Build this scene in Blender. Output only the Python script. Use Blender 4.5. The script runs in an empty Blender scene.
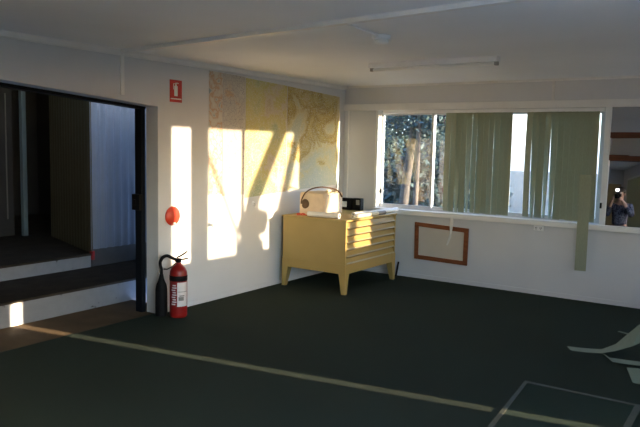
import bpy, bmesh, math, random
from mathutils import Vector, Matrix
random.seed(7)
sc = bpy.context.scene
COL = sc.collection
PI = math.pi
H = 2.4            # ceiling height
RX = 5.3           # right wall
RY = -10.0         # rear wall

# ------------------------------------------------------------------ helpers
class MB:
    """collects shapes into one bmesh"""
    def __init__(s): s.bm = bmesh.new()
    def box(s, a, b, rot=None, piv=None):
        r = bmesh.ops.create_cube(s.bm, size=1.0)
        c = [(a[i]+b[i])/2 for i in range(3)]; d = [abs(b[i]-a[i]) for i in range(3)]
        bmesh.ops.scale(s.bm, vec=d, verts=r['verts'])
        bmesh.ops.translate(s.bm, vec=c, verts=r['verts'])
        if rot is not None:
            bmesh.ops.rotate(s.bm, cent=piv or c, matrix=rot, verts=r['verts'])
        return r['verts']
    def bbox(s, a, b, bev=0.005, rot=None, piv=None, seg=2):
        vs = s.box(a, b, rot, piv)
        es = set()
        for v in vs: es.update(v.link_edges)
        bmesh.ops.bevel(s.bm, geom=list(es), offset=bev, segments=seg, profile=0.5, affect='EDGES')
    def prism(s, pts, vec):
        """closed polygon (3d points) extruded by vec"""
        v = Vector(vec)
        lo = [s.bm.verts.new(p) for p in pts]
        hi = [s.bm.verts.new(Vector(p)+v) for p in pts]
        n = len(pts)
        fs = [s.bm.faces.new(lo), s.bm.faces.new(hi[::-1])]
        for i in range(n):
            fs.append(s.bm.faces.new((lo[i], hi[i], hi[(i+1) % n], lo[(i+1) % n])))
        bmesh.ops.recalc_face_normals(s.bm, faces=fs)
    def tube(s, path, rad, n=12, cap=True, flat=1.0):
        """tube along a path; rad a number or one per point"""
        P = [Vector(p) for p in path]
        R = rad if isinstance(rad, (list, tuple)) else [rad]*len(P)
        rings = []
        t0 = (P[1]-P[0]).normalized()
        ref = Vector((0, 0, 1)) if abs(t0.z) < .9 else Vector((1, 0, 0))
        side = t0.cross(ref).normalized()
        for i, p in enumerate(P):
            t = (P[min(i+1, len(P)-1)]-P[max(i-1, 0)]).normalized()
            side = (side - t*side.dot(t)).normalized()
            up = side.cross(t).normalized()
            rings.append([s.bm.verts.new(p + R[i]*(math.cos(2*PI*k/n)*side + flat*math.sin(2*PI*k/n)*up)) for k in range(n)])
        fs = []
        for a, b in zip(rings, rings[1:]):
            for k in range(n):
                fs.append(s.bm.faces.new((a[k], a[(k+1) % n], b[(k+1) % n], b[k])))
        if cap:
            fs.append(s.bm.faces.new(rings[0][::-1])); fs.append(s.bm.faces.new(rings[-1]))
        bmesh.ops.recalc_face_normals(s.bm, faces=fs)
    def lathe(s, prof, n=28, M=None):
        """prof: (r,z) list, around z; M places it"""
        rings = []; fs = []
        M = M or Matrix()
        for r, z in prof:
            if r < 1e-5: rings.append([s.bm.verts.new(M @ Vector((0, 0, z)))])
            else: rings.append([s.bm.verts.new(M @ Vector((r*math.cos(2*PI*k/n), r*math.sin(2*PI*k/n), z))) for k in range(n)])
        for a, b in zip(rings, rings[1:]):
            for k in range(n):
                k2 = (k+1) % n
                if len(a) == 1 and len(b) == 1: continue
                if len(a) == 1: fs.append(s.bm.faces.new((a[0], b[k], b[k2])))
                elif len(b) == 1: fs.append(s.bm.faces.new((a[k], b[0], a[k2])))
                else: fs.append(s.bm.faces.new((a[k], b[k], b[k2], a[k2])))
        bmesh.ops.recalc_face_normals(s.bm, faces=fs)
    def ribbon(s, path, wid, thick=0.0015):
        """band: path centres, wid half-width vectors; solid thickness"""
        P = [Vector(p) for p in path]; W = [Vector(w) for w in wid]
        ring = []
        for i, p in enumerate(P):
            t = (P[min(i+1, len(P)-1)]-P[max(i-1, 0)]).normalized()
            nn = t.cross(W[i]).normalized()*thick/2
            ring.append([s.bm.verts.new(p+W[i]+nn), s.bm.verts.new(p-W[i]+nn), s.bm.verts.new(p-W[i]-nn), s.bm.verts.new(p+W[i]-nn)])
        fs = []
        for a, b in zip(ring, ring[1:]):
            for k in range(4): fs.append(s.bm.faces.new((a[k], a[(k+1) % 4], b[(k+1) % 4], b[k])))
        fs.append(s.bm.faces.new(ring[0][::-1])); fs.append(s.bm.faces.new(ring[-1]))
        bmesh.ops.recalc_face_normals(s.bm, faces=fs)
    def sphere(s, c, r, u=16, v=10, sc_=(1, 1, 1)):
        q = bmesh.ops.create_uvsphere(s.bm, u_segments=u, v_segments=v, radius=r)
        bmesh.ops.scale(s.bm, vec=sc_, verts=q['verts'])
        bmesh.ops.translate(s.bm, vec=c, verts=q['verts'])
    def build(s, name, mat, parent=None, smooth=False):
        me = bpy.data.meshes.new(name); s.bm.to_mesh(me); s.bm.free()
        o = bpy.data.objects.new(name, me); COL.objects.link(o)
        if mat: me.materials.append(mat)
        if smooth:
            for p in me.polygons: p.use_smooth = True
            try: me.set_sharp_from_angle(angle=math.radians(40))
            except Exception: pass
        if parent is not None:
            o.parent = parent
            o.matrix_parent_inverse = Matrix.Translation(-Vector(parent.location)) if parent.type == 'EMPTY' else Matrix()
        return o

def sm(P, k=5):
    P = [Vector(p) for p in P]; out = []
    for i in range(len(P)-1):
        a, b, c, d = P[max(i-1, 0)], P[i], P[i+1], P[min(i+2, len(P)-1)]
        for j in range(k):
            t = j/k
            out.append(.5*((2*b)+(c-a)*t+(2*a-5*b+4*c-d)*t*t+(3*b-a-3*c+d)*t**3))
    return out+[P[-1]]
def tag(o, label=None, cat=None, group=None, kind=None):
    if label: o['label'] = label
    if cat: o['category'] = cat
    if group: o['group'] = group
    if kind: o['kind'] = kind
    return o
def thing(name, loc, label, cat, group=None, kind=None):
    o = bpy.data.objects.new(name, None); COL.objects.link(o)
    o.location = loc; o.empty_display_size = .1
    return tag(o, label, cat, group, kind)
def struct(o, label=None, cat=None):
    return tag(o, label, cat, None, 'structure')

# ------------------------------------------------------------------ materials
def mat(name, col, rough=.6, metal=0., noise=None, bump=None, spec=.5, sheen=0.):
    """noise=(scale, amount, detail); bump=(scale, strength, distance)"""
    m = bpy.data.materials.new(name); m.use_nodes = True
    nt = m.node_tree; N = nt.nodes; L = nt.links; b = N['Principled BSDF']
    b.inputs['Base Color'].default_value = (*col, 1); b.inputs['Roughness'].default_value = rough
    b.inputs['Metallic'].default_value = metal; b.inputs['Specular IOR Level'].default_value = spec
    if sheen: b.inputs['Sheen Weight'].default_value = sheen; b.inputs['Sheen Roughness'].default_value = .4; b.inputs['Sheen Tint'].default_value = (.85, .92, .70, 1)
    tc = N.new('ShaderNodeTexCoord')
    if noise:
        t = N.new('ShaderNodeTexNoise'); t.inputs['Scale'].default_value = noise[0]; t.inputs['Detail'].default_value = noise[2] if len(noise) > 2 else 4
        L.new(tc.outputs['Object'], t.inputs['Vector'])
        r = N.new('ShaderNodeMapRange'); r.inputs[1].default_value = .3; r.inputs[2].default_value = .7
        r.inputs[3].default_value = 1-noise[1]; r.inputs[4].default_value = 1+noise[1]
        L.new(t.outputs['Fac'], r.inputs[0])
        mx = N.new('ShaderNodeVectorMath'); mx.operation = 'SCALE'; mx.inputs[0].default_value = col
        L.new(r.outputs[0], mx.inputs['Scale']); L.new(mx.outputs[0], b.inputs['Base Color'])
    if bump:
        t = N.new('ShaderNodeTexNoise'); t.inputs['Scale'].default_value = bump[0]; t.inputs['Detail'].default_value = 3
        L.new(tc.outputs['Object'], t.inputs['Vector'])
        bp = N.new('ShaderNodeBump'); bp.inputs['Strength'].default_value = bump[1]; bp.inputs['Distance'].default_value = bump[2]
        L.new(t.outputs['Fac'], bp.inputs['Height']); L.new(bp.outputs[0], b.inputs['Normal'])
    return m

def glass(name, trans, refl, rough=0.0):
    m = bpy.data.materials.new(name); m.use_nodes = True
    nt = m.node_tree; N = nt.nodes; L = nt.links; N.remove(N['Principled BSDF'])
    t = N.new('ShaderNodeBsdfTransparent'); t.inputs[0].default_value = (*trans, 1)
    g = N.new('ShaderNodeBsdfGlossy'); g.inputs['Roughness'].default_value = rough; g.inputs[0].default_value = (.95, .96, 1, 1)
    mx = N.new('ShaderNodeMixShader'); mx.inputs[0].default_value = refl
    L.new(t.outputs[0], mx.inputs[1]); L.new(g.outputs[0], mx.inputs[2]); L.new(mx.outputs[0], N['Material Output'].inputs[0])
    return m

def ramp_mat(name, stops, scale, kind='noise', rough=.7, vec=(1, 1, 1), lines=None, axis_mix=None, distort=0.):
    """patterned sheet: colour ramp over noise / voronoi; lines=(scale, colour)"""
    m = bpy.data.materials.new(name); m.use_nodes = True
    nt = m.node_tree; N = nt.nodes; L = nt.links; b = N['Principled BSDF']; b.inputs['Roughness'].default_value = rough
    b.inputs['Specular IOR Level'].default_value = .25
    tc = N.new('ShaderNodeTexCoord'); mp = N.new('ShaderNodeMapping'); mp.inputs['Scale'].default_value = vec
    L.new(tc.outputs['Object'], mp.inputs[0])
    t = N.new('ShaderNodeTexNoise'); t.inputs['Scale'].default_value = scale; t.inputs['Detail'].default_value = 5; t.inputs['Distortion'].default_value = distort
    L.new(mp.outputs[0], t.inputs['Vector'])
    fac = t.outputs['Fac']
    if axis_mix:   # (axis index, lo, hi, weight): drifts the ramp along the sheet
        sp = N.new('ShaderNodeSeparateXYZ'); L.new(tc.outputs['Object'], sp.inputs[0])
        r = N.new('ShaderNodeMapRange'); r.inputs[1].default_value = axis_mix[1]; r.inputs[2].default_value = axis_mix[2]
        L.new(sp.outputs[axis_mix[0]], r.inputs[0])
        mm = N.new('ShaderNodeMix'); mm.inputs[0].default_value = axis_mix[3]
        L.new(fac, mm.inputs[2]); L.new(r.outputs[0], mm.inputs[3]); fac = mm.outputs[0]
    cr = N.new('ShaderNodeValToRGB'); e = cr.color_ramp.elements
    while len(e) < len(stops): e.new(.5)
    for i, (p, c) in enumerate(stops): e[i].position = p; e[i].color = (*c, 1)
    L.new(fac, cr.inputs[0]); out = cr.outputs[0]
    if lines:
        v = N.new('ShaderNodeTexVoronoi'); v.feature = 'DISTANCE_TO_EDGE'; v.inputs['Scale'].default_value = lines[0]
        L.new(mp.outputs[0], v.inputs['Vector'])
        lt = N.new('ShaderNodeMath'); lt.operation = 'LESS_THAN'; lt.inputs[1].default_value = lines[2]
        L.new(v.outputs['Distance'], lt.inputs[0])
        mc = N.new('ShaderNodeMix'); mc.data_type = 'RGBA'
        L.new(lt.outputs[0], mc.inputs[0]); L.new(out, mc.inputs[6]); mc.inputs[7].default_value = (*lines[1], 1); out = mc.outputs[2]
    L.new(out, b.inputs['Base Color'])
    return m

def emit(name, col, s):
    m = bpy.data.materials.new(name); m.use_nodes = True
    b = m.node_tree.nodes['Principled BSDF']
    b.inputs['Emission Color'].default_value = (*col, 1); b.inputs['Emission Strength'].default_value = s
    return m

def translucent(name, col, tr):
    m = bpy.data.materials.new(name); m.use_nodes = True
    nt = m.node_tree; N = nt.nodes; L = nt.links; b = N['Principled BSDF']
    b.inputs['Roughness'].default_value = .8; b.inputs['Specular IOR Level'].default_value = .2
    tc = N.new('ShaderNodeTexCoord'); mp = N.new('ShaderNodeMapping'); mp.inputs['Scale'].default_value = (240, 240, 30)
    t = N.new('ShaderNodeTexNoise'); t.inputs['Scale'].default_value = 1
    L.new(tc.outputs['Object'], mp.inputs[0]); L.new(mp.outputs[0], t.inputs[0])
    r = N.new('ShaderNodeMapRange'); r.inputs[3].default_value = .82; r.inputs[4].default_value = 1.18; L.new(t.outputs['Fac'], r.inputs[0])
    mx = N.new('ShaderNodeVectorMath'); mx.operation = 'SCALE'; mx.inputs[0].default_value = col; L.new(r.outputs[0], mx.inputs['Scale'])
    L.new(mx.outputs[0], b.inputs['Base Color'])
    ts = N.new('ShaderNodeBsdfTranslucent'); L.new(mx.outputs[0], ts.inputs[0])
    ms = N.new('ShaderNodeMixShader'); ms.inputs[0].default_value = tr
    L.new(b.outputs[0], ms.inputs[1]); L.new(ts.outputs[0], ms.inputs[2]); L.new(ms.outputs[0], N['Material Output'].inputs[0])
    return m

M = dict(
    wall=mat('painted_wall', (.645, .65, .665), .62, noise=(1.6, .04), bump=(60, .05, .01), spec=.3),
    ceil=mat('painted_ceiling', (.85, .86, .88), .7, noise=(.9, .04), bump=(40, .05, .01), spec=.25),
    trim=mat('white_gloss_paint', (.80, .79, .77), .42, noise=(5, .04)),
    aged=mat('aged_white_paint', (.70, .69, .67), .5, noise=(9, .12, 6)),
    carpet=mat('green_carpet', (.0095, .0250, .0210), .95, noise=(1.3, .22, 8), bump=(420, 1.0, .05), spec=.06, sheen=.16),
    concrete=mat('brown_concrete', (.085, .058, .032), .85, noise=(4, .25, 6), bump=(120, .6, .01), spec=.2),
    tread=mat('dark_tread', (.028, .022, .016), .85, noise=(6, .3), bump=(100, .5, .01), spec=.15),
    riser=ramp_mat('chipped_white_paint', [(.27, (.05, .045, .04)), (.32, (.18, .185, .197)), (.7, (.20, .206, .216))], 16, rough=.6),
    steel_dark=mat('dark_blue_steel', (.004, .006, .010), .7, metal=.0, noise=(10, .15), spec=.15),
    black=mat('black_plastic', (.006, .006, .007), .6, noise=(20, .1), spec=.12),
    alu=mat('aluminium', (.55, .55, .56), .4, metal=.0, noise=(30, .05)),
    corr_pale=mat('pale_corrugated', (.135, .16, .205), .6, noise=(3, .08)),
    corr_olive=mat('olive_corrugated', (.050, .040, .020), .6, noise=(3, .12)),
    grey_base=mat('grey_render', (.06, .06, .06), .8, noise=(8, .1)),
    dark=mat('landing_shade', (.02, .019, .018), .8, noise=(3, .2)),  # near-black: the unlit landing's darkness is put into the colour
    chest=mat('cream_enamel', (.40, .282, .095), .45, noise=(2.5, .06), spec=.35),
    chest_lip=mat('drawer_lip_enamel', (.50, .41, .22), .35, noise=(3, .06)),
    paper=mat('white_paper', (.78, .77, .74), .75, noise=(8, .04)),
    cream_paper=mat('cream_paper', (.74, .66, .48), .75, noise=(8, .05)),
    grey_band=mat('grey_cardboard', (.25, .23, .21), .8, noise=(12, .1)),
    canvas=mat('cream_canvas', (.72, .58, .42), .85, noise=(9, .1), bump=(30, .4, .02)),
    brown=mat('brown_leather', (.12, .065, .03), .6, noise=(15, .2)),
    red=mat('red_enamel', (.24, .008, .007), .35, noise=(8, .05)),
    redsign=mat('red_sign', (.50, .03, .02), .45, noise=(10, .06)),
    orange=mat('red_plastic', (.62, .055, .025), .4, noise=(8, .08)),
    white=mat('white_plastic', (.86, .86, .85), .45, noise=(10, .03)),
    tube=mat('fluorescent_tube', (.86, .85, .82), .3, noise=(10, .02)),
    wood=ramp_mat('stained_timber', [(.3, (.16, .05, .018)), (.7, (.28, .095, .036))], 6, vec=(1, 6, 6)),
    wood_bar=ramp_mat('brown_timber_bar', [(.3, (.05, .018, .009)), (.7, (.11, .035, .016))], 8, vec=(1, 8, 8)),
    board=mat('pale_board', (.62, .57, .50), .7, noise=(3, .06)),
    slat=translucent('sage_blind_fabric', (.35, .37, .265), .16),
    slat_loose=translucent('fallen_blind_fabric', (.23, .28, .22), .15),
    pane=glass('window_glass', (.55, .60, .66), .07),
    dim_glass=glass('sun_dimming_glass', (.40, .40, .40), .04),  # grey tint added to weaken the sun through the right window
    mirror=glass('dark_reflective_glass', (.004, .004, .005), .2, .01),
    frost=glass('smoky_louvre_glass', (.004, .004, .005), .42, .1),
    ground=mat('dry_ground', (.09, .08, .06), .95, noise=(.8, .3, 6)),
    gravel=mat('pale_gravel', (.20, .19, .18), .9, noise=(4, .2, 6)),
    bark=mat('pale_bark', (.055, .042, .033), .85, noise=(5, .3, 6), bump=(12, .6, .05)),
    leaf=mat('tree_leaves', (.022, .045, .042), .6, noise=(2, .35)),
    skin=mat('skin', (.55, .33, .24), .5, noise=(12, .05)),
    hair=mat('dark_hair', (.03, .02, .015), .6, noise=(30, .2)),
    shirt=ramp_mat('patterned_shirt', [(.42, (.012, .016, .05)), (.5, (.25, .26, .32)), (.58, (.012, .016, .05))], 22),
    jeans=mat('blue_denim', (.02, .045, .13), .8, noise=(18, .15)),
    shoe=mat('brown_shoe', (.06, .035, .02), .5, noise=(10, .1)),
    tan=mat('tan_painted_door', (.38, .26, .10), .55, noise=(3, .1)),
    flash=emit('flash_lamp', (1, .98, .95), 60),
    label_white=mat('label_white', (.72, .66, .64), .5, noise=(20, .05)),
)

# ------------------------------------------------------------------ setting: floor, ceiling, walls
m = MB(); m.box((-.05, RY, -.12), (RX, 0, 0)); struct(m.build('floor', M['carpet']), 'dark green carpeted floor', 'floor')
m = MB(); m.box((-.66, -6.1, -.12), (-.05, -3.0, -.001)); struct(m.build('floor_entry', M['concrete']), 'brown concrete threshold strip at the doorway', 'floor')
m = MB(); m.box((-.16, RY-.12, H), (RX+.12, .16, H+.12)); struct(m.build('ceiling', M['ceil']), 'painted flat ceiling', 'ceiling')

# left wall with doorway y -6 .. -3.244, sloping head
YD = -3.244; YL = -6.0
m = MB()
m.box((-.16, YD, -.12), (0, .16, H))
m.box((-.16, RY, -.12), (0, YL, H))
m.prism([(0, YL, 2.135), (0, YD, 1.945), (0, YD, H), (0, YL, H)], (-.16, 0, 0))
struct(m.build('wall_left', M['wall']), 'white painted wall with the doorway and maps', 'wall')

# back wall with two window openings
WX0, WX1, WZ0, WZ1 = .50, 3.225, .80, 2.085
PX0, PX1 = 3.285, 4.45
m = MB(); yb = .15
m.box((0, 0, -.12), (RX, yb, WZ0)); m.box((0, 0, WZ1), (RX, yb, H)); m.box((0, 0, WZ0), (WX0, yb, WZ1))
m.box((PX1, 0, WZ0), (RX, yb, WZ1))
struct(m.build('wall_back', M['wall']), 'white painted wall with the wide window', 'wall')

# right wall (behind the frame's right edge): window, sun slot, second window
SX = RX+.12
A0, A1, AZ0, AZ1 = -2.18, -.11, .715, 2.045    # sunny window
B0, B1, BZ0, BZ1 = -9.2, -4.7, .85, 2.06       # second long window
D0, D1, DZ = -3.32, -3.215, .51               # slot added in the wall to let in the floor's sun strip
m = MB()
m.box((RX, A1, -.12), (SX, .15, H)); m.box((RX, A0, -.12), (SX, A1, AZ0)); m.box((RX, A0, AZ1), (SX, A1, H))
m.box((RX, D1, -.12), (SX, A0, H)); m.box((RX, D0, DZ), (SX, D1, H)); m.box((RX, D0, -.12), (SX, D1, 0))
m.box((RX, B1, -.12), (SX, D0, H)); m.box((RX, B0, -.12), (SX, B1, BZ0)); m.box((RX, B0, BZ1), (SX, B1, H))
m.box((RX, RY, -.12), (SX, B0, H))
struct(m.build('wall_right', M['wall']), 'white painted wall with the sunny window', 'wall')

m = MB(); m.box((-.16, RY-.12, -.12), (SX, RY, H)); struct(m.build('wall_rear', M['wall']), 'white painted rear wall', 'wall')
d = MB(); d.box((4.42, RY, 0), (5.24, RY+.04, 2.04)); dr = struct(d.build('door_2', M['tan']), 'tan door in the rear wall', 'door')
d = MB(); d.sphere((4.50, RY+.06, 1.0), .03); d.build('door_handle', M['alu'], dr, True)

# ------------------------------------------------------------------ trims
m = MB(); m.prism([(0, -.0, 2.352), (.020, 0, 2.352), (.026, 0, 2.36), (.028, 0, 2.4), (0, 0, 2.4)], (0, RY, 0)); struct(m.build('trim_1', M['trim']), 'white cornice along the left wall', 'cornice')
m = MB(); m.prism([(0.03, 0, 2.375), (0.03, -.022, 2.4), (0.03, 0, 2.4)], (RX-.03, 0, 0)); struct(m.build('trim_2', M['trim']), 'thin cornice along the window wall', 'cornice')
m = MB(); m.bbox((.004, -.045, 2.085), (RX, 0, 2.165), .004); struct(m.build('trim_3', M['trim']), 'white pelmet board above the windows', 'trim')
m = MB(); m.bbox((WX0-.02, -.045, .785), (PX1+.05, 0, .845), .006); m.box((WX0, -.02, .80), (WX1, .15, .845))
m.box((PX0, -.02, .80), (PX1, .15, .82)); struct(m.build('trim_4', M['trim']), 'white window sill', 'sill')
m = MB(); m.bbox((WX1, -.008, .80), (PX0, .15, 2.085), .004); struct(m.build('trim_5', M['trim']), 'white post between the two windows', 'trim')
m = MB(); m.bbox((.475, -.012, .845), (WX0+.006, .10, 2.085), .003); struct(m.build('trim_6', M['trim']), 'white window jamb', 'trim')
m = MB(); m.bbox((-.012, -3.675, 2.02), (.012, -3.635, 2.36), .003); struct(m.build('trim_7', M['trim']), 'white cover strip above the doorway', 'trim')
m = MB(); m.bbox((2.66, -.008, 2.165), (2.69, 0, 2.378), .002); struct(m.build('trim_8', M['aged']), 'cover strip above the pelmet', 'trim')
m = MB(); m.bbox((.055, -.006, .0), (.075, 0, 2.085), .002); struct(m.build('trim_9', M['trim']), 'cover strip beside the corner', 'trim')
# ceiling joint batten
a, b = Vector((.03, -3.66, 0)), Vector((5.28, -4.28, 0)); dv = (b-a); nv = Vector((-dv.y, dv.x, 0)).normalized()*.028
m = MB(); m.prism([a+nv+Vector((0, 0, 2.372)), b+nv+Vector((0, 0, 2.372)), b-nv+Vector((0, 0, 2.372)), a-nv+Vector((0, 0, 2.372))], (0, 0, .028))
struct(m.build('trim_10', M['trim']), 'white batten across the ceiling', 'trim')
m = MB(); m.box((.0, YD, 0), (.008, -.05, .05)); struct(m.build('baseboard_left', M['wall']), 'low skirting under the maps', 'baseboard')
m = MB(); m.box((.01, -.008, 0), (RX, 0, .05)); struct(m.build('baseboard_back', M['wall']), 'low skirting under the window', 'baseboard')

# ------------------------------------------------------------------ back windows
w = thing('window_1', (WX0, .1, .845), 'wide aluminium sliding window behind the green blind', 'window', kind='structure')
m = MB(); y0, y1 = .085, .145
m.box((WX0, y0, .845), (WX0+.012, y1, 2.085)); m.box((WX1-.03, y0, .845), (WX1, y1, 2.085))
m.box((WX0+.012, y0, .845), (WX1-.03, y1, .87)); m.box((WX0+.012, y0, 2.055), (WX1-.03, y1, 2.085)); m.build('window_frame', M['alu'], w)
def sash(x0, x1, ys):
    s = MB(); z0, z1, t = .87, 2.055, .028
    s.box((x0, ys, z0), (x0+t, ys+.022, z1)); s.box((x1-t, ys, z0), (x1, ys+.022, z1))
    s.box((x0+t, ys, z0), (x1-t, ys+.022, z0+t)); s.box((x0+t, ys, z1-t), (x1-t, ys+.022, z1))
    so = s.build('sash', M['alu'], w)
    p = MB(); p.box((x0+t, ys+.009, z0+t), (x1-t, ys+.013, z1-t)); p.build('pane', M['pane'], so)
sash(.513, 1.235, .09); sash(1.212, 2.20, .118); sash(2.17, 3.195, .09)
m = MB(); m.bbox((.514, .072, 1.03), (.534, .09, 1.08), .004); m.build('latch', M['black'], w)

w2 = thing('window_2', (PX0, .1, .82), 'dark reflective window with brown timber bars', 'window', kind='structure')
m = MB(); m.bbox((PX0, -.008, 1.765), (PX1, .05, 1.825), .004); m.build('timber_bar', M['wood_bar'], w2)
m = MB(); m.bbox((PX0, -.008, 1.53), (PX1, .05, 1.59), .004); m.build('timber_bar', M['wood_bar'], w2)
m = MB(); m.box((PX0, .10, 2.06), (PX1, .14, 2.085)); m.box((PX0, .10, .82), (PX1, .14, .835)); m.box((PX1-.01, .0, .82), (PX1+.03, .40, 2.085)); m.build('window_frame', M['steel_dark'], w2)  # last box is a side cheek added out of view to block sun
CAM = Vector((4.7243, -7.5724, 1.6073))
def pane(z0, z1, n, mm, y=.055):
    """glass leaf hinged at the post, its face turned along n"""
    n = Vector(n).normalized(); u = Vector((0, 0, 1)).cross(n).normalized()
    if u.x < 0: u = -u
    v = n.cross(u).normalized()
    if v.z < 0: v = -v
    o = Vector((PX0-.004, y, z0)); k = (z1-z0)/v.z; wd = (PX1-PX0-.004)
    s = MB(); s.prism([o, o+u*wd, o+u*wd+v*k, o+v*k], -n*.005 if n.y < 0 else n*.005)
    return s.build('pane', mm, w2)
Pm = Vector((3.342, .06, 1.253))
pane(.826, 1.54, (CAM+Vector((-.02, -.05, .10)))-Pm, M['mirror'], .012)
pane(1.582, 1.772, (-.10, -1, .07), M['frost'], .012)
pane(1.815, 2.09, (.0, -1, .03), M['frost'], .012)
m = MB(); m.bbox((3.225, -.022, 1.02), (3.245, -.006, 1.08), .003); m.build('latch', M['black'], w2)

# ------------------------------------------------------------------ right wall windows (out of frame; seen in the reflection)
w3 = thing('window_3', (RX, A0, AZ0), 'sunny window in the right wall', 'window', kind='structure')
m = MB(); m.box((RX+.04, -1.165, AZ0), (RX+.09, -1.12, AZ1)); m.build('mullion', M['alu'], w3)
m = MB(); m.box((RX+.06, A0, AZ0), (RX+.064, -1.165, AZ1)); m.build('pane', M['dim_glass'], w3)
m = MB(); m.box((RX+.06, -1.12, AZ0), (RX+.064, A1, AZ1)); m.build('pane', M['dim_glass'], w3)
w4 = thing('window_4', (RX, B0, BZ0), 'long window in the right wall', 'window', kind='structure')
m = MB()
for y in (-7.7, -6.2): m.box((RX+.04, y-.03, BZ0), (RX+.09, y+.03, BZ1))
m.build('mullion', M['alu'], w4)

def slat_mesh(mb, c, wv, z0, z1, twist=0., bow=.0):
    """one hanging blade; c=(x,y) wv=(dx,dy) half width"""
    path = []; wid = []; n = 8
    for i in range(n+1):
        t = i/n; z = z1+(z0-z1)*t; a = twist*t*t
        ca, sa = math.cos(a), math.sin(a)
        path.append((c[0]+bow*math.sin(PI*t), c[1], z)); wid.append((wv[0]*ca-wv[1]*sa, wv[0]*sa+wv[1]*ca, 0))
    mb.ribbon(path, wid, .0016)

# blind slat left hanging across the sunny window, and the far blind by the camera
o = thing('blind_slat', (RX-.03, -1.755, AZ0), 'single wide green blind panel across the sunny right window', 'blind')
m = MB(); m.bbox((RX-.035, -1.94, .70), (RX-.03, -1.69, 2.10), .001); m.build('panel', M['slat_loose'], o)
bl = thing('vertical_blind', (RX-.05, -7.9, 2.1), 'green vertical blind on the long right window beside the photographer', 'blind')
m = MB(); m.bbox((RX-.07, -9.2, 2.08), (RX-.02, -7.3, 2.12), .004); m.build('headrail', M['white'], bl)
for k in range(14):
    if k in (6, 10): continue
    s = MB(); slat_mesh(s, (RX-.05, -9.1+k*.13), (.02, .06), .80, 2.08); s.build('slat', M['slat'], bl)

# ------------------------------------------------------------------ vertical blind on the back window
yb_ = .035
bl = thing('vertical_blind', (2.29, yb_, 2.08), 'sage green vertical blind bunched across the back window', 'blind')
m = MB(); m.bbox((.56, yb_-.022, 2.045), (WX1-.01, yb_+.022, 2.082), .004); m.build('headrail', M['white'], bl)
xs = []
x = 1.45
while x < 2.23: xs.append(x); x += .067
x = 2.425
while x < 3.14: xs.append(x); x += .068
xs.append(3.128)
for i, x in enumerate(xs):
    a = -math.radians(random.uniform(14, 30)); tw = math.radians(random.uniform(-8, 8))
    if i in (2, 4): tw = -math.radians(30)
    if i in (13, 15, 16): tw = -math.radians(34)
    s = MB(); slat_mesh(s, (x, yb_), (.0445*math.cos(a), .0445*math.sin(a)), .862+random.uniform(-.004, .006), 2.05, tw, random.uniform(-.006, .006))
    s.build('slat', M['slat'], bl)
for k in range(0, 1):
    pass
s = MB(); slat_mesh(s, (3.075, -.058), (.058, .004), .335, 1.37, .05)
tag(s.build('blind_slat', M['slat']), 'slipped green blind slat hanging below the sill at the right end of the blind', 'blind slat')

# ------------------------------------------------------------------ fallen slats
def fallen(path, wid, label):
    s = MB(); s.ribbon(path, wid, .002)
    return tag(s.build('blind_slat', M['slat_loose']), label, 'blind slat', 'fallen blind slats on the floor')
fallen([(3.44, -1.95, .004), (3.56, -1.925, .004), (3.68, -1.90, .012), (3.78, -1.87, .055), (3.88, -1.83, .13), (4.0, -1.78, .23), (4.2, -1.70, .36)],
       [(.03, -.05, 0), (.02, -.055, 0), (.01, -.06, 0), (.01, -.06, -.012), (.02, -.055, -.04), (.03, -.045, -.062), (.03, -.03, -.07)],
       'longest fallen green slat on the carpet, its right end curling up')
fallen([(3.72, -2.03, .03), (3.79, -2.09, .012), (3.92, -2.10, .02), (4.10, -2.03, .012), (4.3, -1.98, .01)],
       [(.03, -.045, 0), (.02, -.05, 0), (.0, -.055, 0), (-.01, -.055, 0), (-.01, -.055, 0)],
       'fallen green slat lying flat just in front of the curling one')
fallen([(3.985, -2.48, .04), (4.06, -2.50, .05), (4.17, -2.51, .05), (4.35, -2.48, .03)],
       [(-.03, .05, .035), (-.03, .05, .04), (-.03, .05, .04), (-.02, .06, .02)],
       'fallen green slat nearest the floor hatch')
fallen([(3.67, -1.12, .004), (3.76, -1.17, .006), (3.90, -1.24, .012), (4.1, -1.3, .03)],
       [(.004, .018, 0), (.004, .02, 0), (.005, .022, .0), (.005, .03, .0)],
       'thin fallen strip of blind behind the curling slat, nearest the back wall')

# ------------------------------------------------------------------ floor hatch
h = thing('floor_hatch', (3.75, -3.4, 0), 'carpeted floor hatch with a pale metal edge strip', 'hatch')
m = MB(); m.prism([(3.415, -2.985, 0), (3.495, -4.0, 0), (4.10, -4.0, 0), (4.10, -2.985, 0)], (0, 0, .0012)); m.build('carpet_inset', mat('hatch_carpet', (.008, .032, .026), .95, noise=(1.3, .2, 8), bump=(420, 1.0, .05), spec=.06, sheen=.16), h)
m = MB(); t = .035
m.prism([(3.385, -2.945, 0), (3.412, -2.985, 0), (3.492, -4.0, 0), (3.46, -4.0, 0)], (0, 0, .0025)); 
m.build('edge_strip', M['alu'] if False else mat('worn_metal_strip', (.045, .052, .036), .65, metal=.0, noise=(12, .25)), h)
ES = bpy.data.materials['worn_metal_strip']
m = MB(); m.box((3.385, -2.985, 0), (4.14, -2.948, .0025)); m.build('edge_strip', ES, h)
m = MB(); m.box((4.10, -4.0, 0), (4.14, -2.985, .0025)); m.build('edge_strip', ES, h)

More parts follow.
